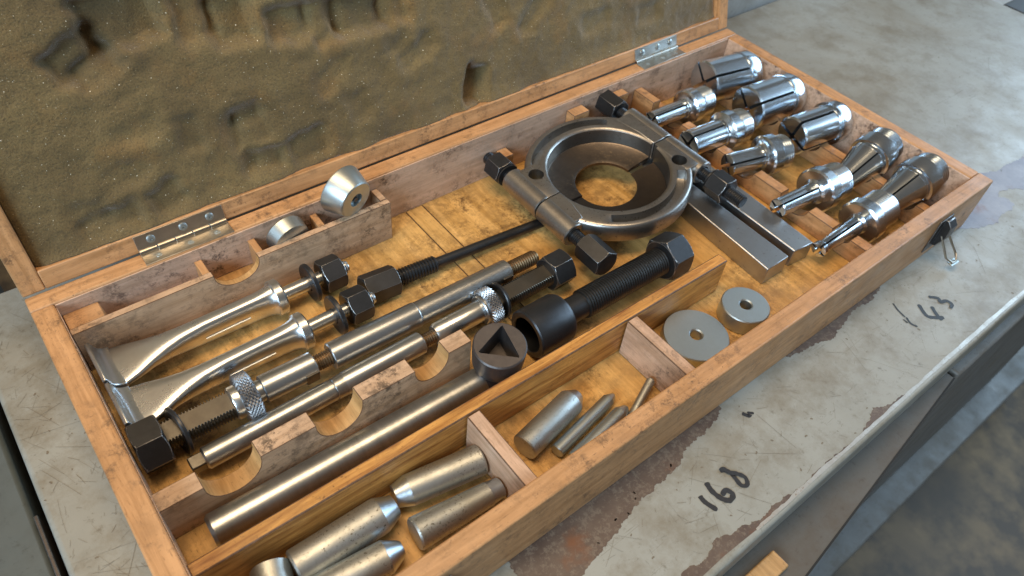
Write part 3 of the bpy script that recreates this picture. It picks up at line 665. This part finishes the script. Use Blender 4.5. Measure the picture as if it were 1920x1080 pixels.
# --- pieces in the tray
t = thing('tapered_bush', 'bright tapered zinc bush with recessed hole perched on the tray end', 'bush'); along(t, (19.25, 23.35, 4.92), (18.85, 24.70, 5.12))
MB().rings([(.30, .0), (.30, .48), (.0, .5), (0, 1.24), (.06, 1.32), (1.40, 1.74), (1.50, 1.72), (1.54, 1.6)], 56, cap0=False).build('body', 'zinc', t)
MB().rings([(.05, .0), (.02, .17), (.25, .22), (.3, .22)], 6, cap0=False, cap1=False).build('hex_insert', 'blackworn', t)
t = thing('steel_disc', 'grey steel disc standing half sunk in the tray next to the tapered bush', 'disc'); along(t, (14.75, 23.82, 3.25), (14.62, 24.95, 3.45))
MB().rings([(0, 1.1), (.05, 1.25), (.9, 1.36), (1.0, 1.3)], 56).build('body', 'zinc', t)

# --- forked cross bar below the separator
t = thing('forked_bar', 'heavy forked steel bar with two square prongs under the bearing separator', 'bar')
MB().prism([(40.55, 4.98), (42.85, 4.98), (42.9, 5.02), (43.15, 21.5), (44.0, 21.5), (43.68, 5.12), (43.7, 5.05), (45.6, 4.85), (46.4, 23.3), (42.6, 23.6), (41.6, 21.5)], ZF, 1.9, 'z').build('body', 'fork', t, .07)
# --- bearing separator
sep = thing('bearing_separator', 'round two piece bearing separator clamp with two long black bolts', 'bearing separator', (37.25, 18.0, 2.72), (0, math.radians(-4.2), math.radians(-1.0)))
RO, RI, RL = 6.25, 4.55, 2.35; ZT, ZB = .85, -.95
def ringhalf(a0, a1, mat, drop=0, lipmat='castin'):
    secs = []; lipsec = []; n = 56
    for i in range(n + 1):
        a = a0 + (a1 - a0) * i / n
        am = a % math.pi; g = max(0, min(1, (am - math.radians(50)) / .05, (math.radians(140) - am) / .05))          # the groove stops short of the split
        dpt_ = .70 * g
        prof = [(RI - .02, ZB), (RO - .4, ZB), (RO - .06, ZB + .35), (RO, ZB + .8), (RO - .03, ZT - .22), (RO - .12, ZT - .06), (RO - .24, ZT), (RO - .50, ZT - .01), (RO - .58, ZT - dpt_), (RI + .58, ZT - dpt_), (RI + .50, ZT - .01), (RI + .22, ZT), (RI + .09, ZT - .04), (RI, ZT - .14), (RI - .02, ZB + .3)]
        lipsec.append([(r * math.cos(a), r * math.sin(a), z_) for r, z_ in [(RI - .03, ZB + .02), (RI - .03, ZB + .50 - drop), (RI - .12, ZB + .44 - drop), (RL + .3, ZB + .34 - drop), (RL, ZB + .24 - drop), (RL, ZB + .02)]])
        secs.append([(r * math.cos(a), r * math.sin(a), z_) for r, z_ in prof])
    hh = MB().loft(secs).build('half', mat, sep, ang=40); MB().loft(lipsec).build('lip', lipmat, hh, ang=40); return hh
e_ = .035
hf = ringhalf(e_, math.pi - e_ / 5, 'cast'); hn = ringhalf(math.pi + e_ / 5, 2 * math.pi - e_ * 2.5, 'cast', .20, 'castdark')
hf['label'] = 'far half'; hn['label'] = 'near half'
def vcyl(x, y, r): m_ = MB().rings([(-2, r), (2, r)], 28); m_.v = [(a + x, b + y, c) for c, a, b in m_.v]; return m_
cut(hf, [vcyl(-4.85, 2.5, .58)]); cut(hn, [vcyl(4.85, -2.5, .58)])
def sleeve(x, y0, y1, par):
    m_ = MB().rings([(y0, .56), (y0, .86), (y0 + .06, .92), (y1 - .06, .92), (y1, .86), (y1, .56)], 40, closed=True)
    m_.v = [(x - b, a, c) for a, b, c in m_.v]; return m_.build('bolt_sleeve', 'cast', par, ang=40)
for sx, far, near in ((-6.0, 3.9, -3.3), (6.05, 4.3, -4.0)):
    sa = sleeve(sx, .06, far, hf); sb = sleeve(sx, near, -.06, hn)
    if sx < 0: cut(sa, [vcyl(-4.85, 2.5, .585)])
    else: cut(sb, [vcyl(4.85, -2.5, .585)])
    s1 = 1 if sx > 0 else -1
    for y0, y1, par in ((.05, far - .35, hf), (near + .35, -.05, hn)):
        yo = y1 if y0 > 0 else y0
        xr = math.sqrt(max(.1, (RO - .45) ** 2 - yo * yo)); xi = math.sqrt(RI ** 2 - 0) + .12
        if y0 > 0: pl = [(s1 * xi, y0), (s1 * 6.0, y0), (s1 * 6.0, y1), (s1 * xr, y1), (s1 * (xi - .02), y1 * .45)]
        else: pl = [(s1 * xi, y1), (s1 * 6.0, y1), (s1 * 6.0, y0), (s1 * xr, y0), (s1 * (xi - .02), y0 * .45)]
        wb = MB().prism(pl, ZB + .2, ZT + .012, 'z').build('web', 'cast', par, .06)
        if s1 < 0 and y0 > 0: cut(wb, [vcyl(-4.85, 2.5, .59)])
        if s1 > 0 and y0 < 0: cut(wb, [vcyl(4.85, -2.5, .59)])
def bolt(x, hy, sgn, ny, endy, zr):
    """hy: head start (outside), sgn: side of the head, ny: where the nut sits, endy: threaded end"""
    b = bpy.data.objects.new('clamp_bolt', None); COL.objects.link(b); b.parent = sep; b.location = Vector((x, 0, 0)) * S
    b.rotation_euler = (0, 0, math.pi / 2); b.empty_display_size = .01
    lo, hi = min(hy, endy), max(hy, endy)
    MB().rings(thread_prof(lo, hi, .50, .17, .06), 28).build('shaft', 'black', b)
    hd = hexnut(hy if sgn > 0 else hy - 2.3, hy + 2.3 if sgn > 0 else hy, .90).build('hex_head', 'black', b, .035, ang=25, seg=1); hd.rotation_euler.x = zr
    nt_ = hexnut(ny, ny + 1.55, .92).build('nut', 'black', b, .035, ang=25, seg=1); nt_.rotation_euler.x = zr + .3
    MB().rings([(0, .55), (0, .88), (.12, .88), (.12, .55)], 32, closed=True).build('washer', 'black', b).location.x = (ny + (1.6 if ny < 0 else -.2)) * S
    return b
bolt(-6.0, -4.4, -1, 4.55, 7.3, .1)['label'] = 'left clamp bolt'; bolt(6.05, 5.2, 1, -6.6, -8.0, .35)['label'] = 'right clamp bolt'

# --- collets
def jaw_parts(t, stations, n=4, gap=.07, rot=.35, rin=.2):
    for j in range(n):
        a0 = rot + 2 * math.pi * j / n; a1 = rot + 2 * math.pi * (j + 1) / n; secs = []
        for x, r in stations:
            g = min(.35, gap / r); gi = gap / (rin * 1.2)
            pts = [(x, r * math.cos(a0 + g + (a1 - a0 - 2 * g) * k / 10), r * math.sin(a0 + g + (a1 - a0 - 2 * g) * k / 10)) for k in range(11)]
            am = (a0 + a1) / 2; pts.append((x, rin * math.cos(am), rin * math.sin(am))); secs.append(pts)
        MB().loft(secs).build('jaw', 'chrome', t, ang=30)
KR = 1.2
def collet(p, q, body, collar, tail, lab, thread=True, rot=.35, grp='collets', gap=.07):
    t = thing('collet', lab, 'collet', group=grp); along(t, p, q)
    body = [(x, r * KR) for x, r in body]; collar = [(x, r * KR) for x, r in collar]; tail = (tail[0], tail[1], tail[2] * KR)
    jaw_parts(t, body, rot=rot, gap=gap)
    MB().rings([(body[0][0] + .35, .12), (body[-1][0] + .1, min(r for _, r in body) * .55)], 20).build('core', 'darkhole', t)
    MB().rings(collar, 56).build('collar', 'chrome', t, ang=32)
    if tail:
        x0, x1, r = tail
        MB().rings(thread_prof(x0, x1, r, .22, .085) + [(x1 + .06, r - .12), (x1 + .06, r - .45), (x1 - .5, r - .5)], 44).build('threaded_end', 'chrome', t, ang=30)
def bigcol(p, q, r, lab, rot, rc):
    collet(p, q, [(0, r - .12), (.10, r), (3.7, r), (3.75, r - .08)], [(3.72, r - .3), (3.72, r - .05), (3.80, r - .05), (3.88, r - .05), (3.90, rc), (4.7, rc), (5.25, rc * .86), (5.3, rc * .6)], (5.2, 5.55, rc * .72), lab, rot=rot, grp='large collets along the right wall', gap=.11)
bigcol((53.05, 22.55, 3.1), (58.5, 21.55, 3.1), 1.55, 'largest bright collet in the far right corner of the case', .75, 1.60)
bigcol((53.25, 17.80, 3.05), (58.6, 17.15, 3.15), 1.55, 'large bright collet second from the hinge side along the right wall', .75, 1.60)
bigcol((53.45, 13.25, 3.0), (58.6, 12.45, 3.15), 1.32, 'large bright collet in the middle of the row along the right wall', .25, 1.50)
def tapcol(p, q, lab, r0, rot):
    collet(p, q, [(0, r0 - .08), (.06, r0), (3.3, 1.22), (3.4, 1.24)], [(3.36, 1.0), (3.38, 1.26), (3.7, 1.27), (3.75, 1.42), (3.95, 1.46), (4.95, 1.46), (5.15, 1.3), (5.2, 1.1)], (5.15, 6.15, 1.22), lab, rot=rot, grp='tapered collets along the right wall')
tapcol((52.7, 7.72, 2.15), (58.5, 7.95, 3.55), 'steel collet with narrowing jaws second from the front along the right wall', .78, .45)
tapcol((52.9, 4.22, 2.15), (58.5, 3.98, 3.45), 'steel collet with narrowing jaws nearest the front right corner', .80, .2)
def smallcol(p, q, r, rc, lab, ltail, rot, body=None):
    L = (Vector(q) - Vector(p)).length; b0 = L * .55
    body = body or [(0, r - .06), (.06, r), (b0, r), (b0 + .02, r - .02)]
    collet(p, q, body, [(b0 - .05, r * .8), (b0 - .02, r + .03), (b0 + .16, r + .06), (b0 + .30, r + .22), (b0 + .34, rc - .12), (b0 + .46, rc), (b0 + 1.25, rc), (b0 + 1.33, rc - .10), (b0 + 1.35, rc - .26), (b0 + 1.48, rc - .26), (b0 + 1.5, rc - .3)], (b0 + 1.46, L, rc - .20), lab, rot=rot, grp='small collets in the left rack row', gap=.075)
smallcol((45.75, 21.60, 2.35), (52.2, 21.30, 2.35), .66, 1.25, 'small bright collet nearest the hinge side in the left rack row', 1, .5)
smallcol((45.85, 17.60, 2.4), (52.0, 17.05, 2.4), .95, 1.36, 'small collet with thick bright body second from the hinge side in the left rack row', 1, .35)
smallcol((46.7, 14.1, 2.3), (52.0, 12.75, 2.4), .74, 1.36, 'small collet third in the left rack row, turned slightly askew', 1, .85)
smallcol((45.9, 8.55, 2.25), (52.7, 7.95, 2.35), .62, 1.46, 'small thin collet second from the front in the left rack row', 1, .45)
smallcol((45.4, 4.25, 1.75), (53.0, 4.05, 2.35), .45, 1.42, 'small collet with very thin flared stem nearest the front wall in the left rack row', 1, .3, body=[(0, .40), (.05, .50), (.35, .50), (.55, .40), (4.15, .58), (4.2, .56)])
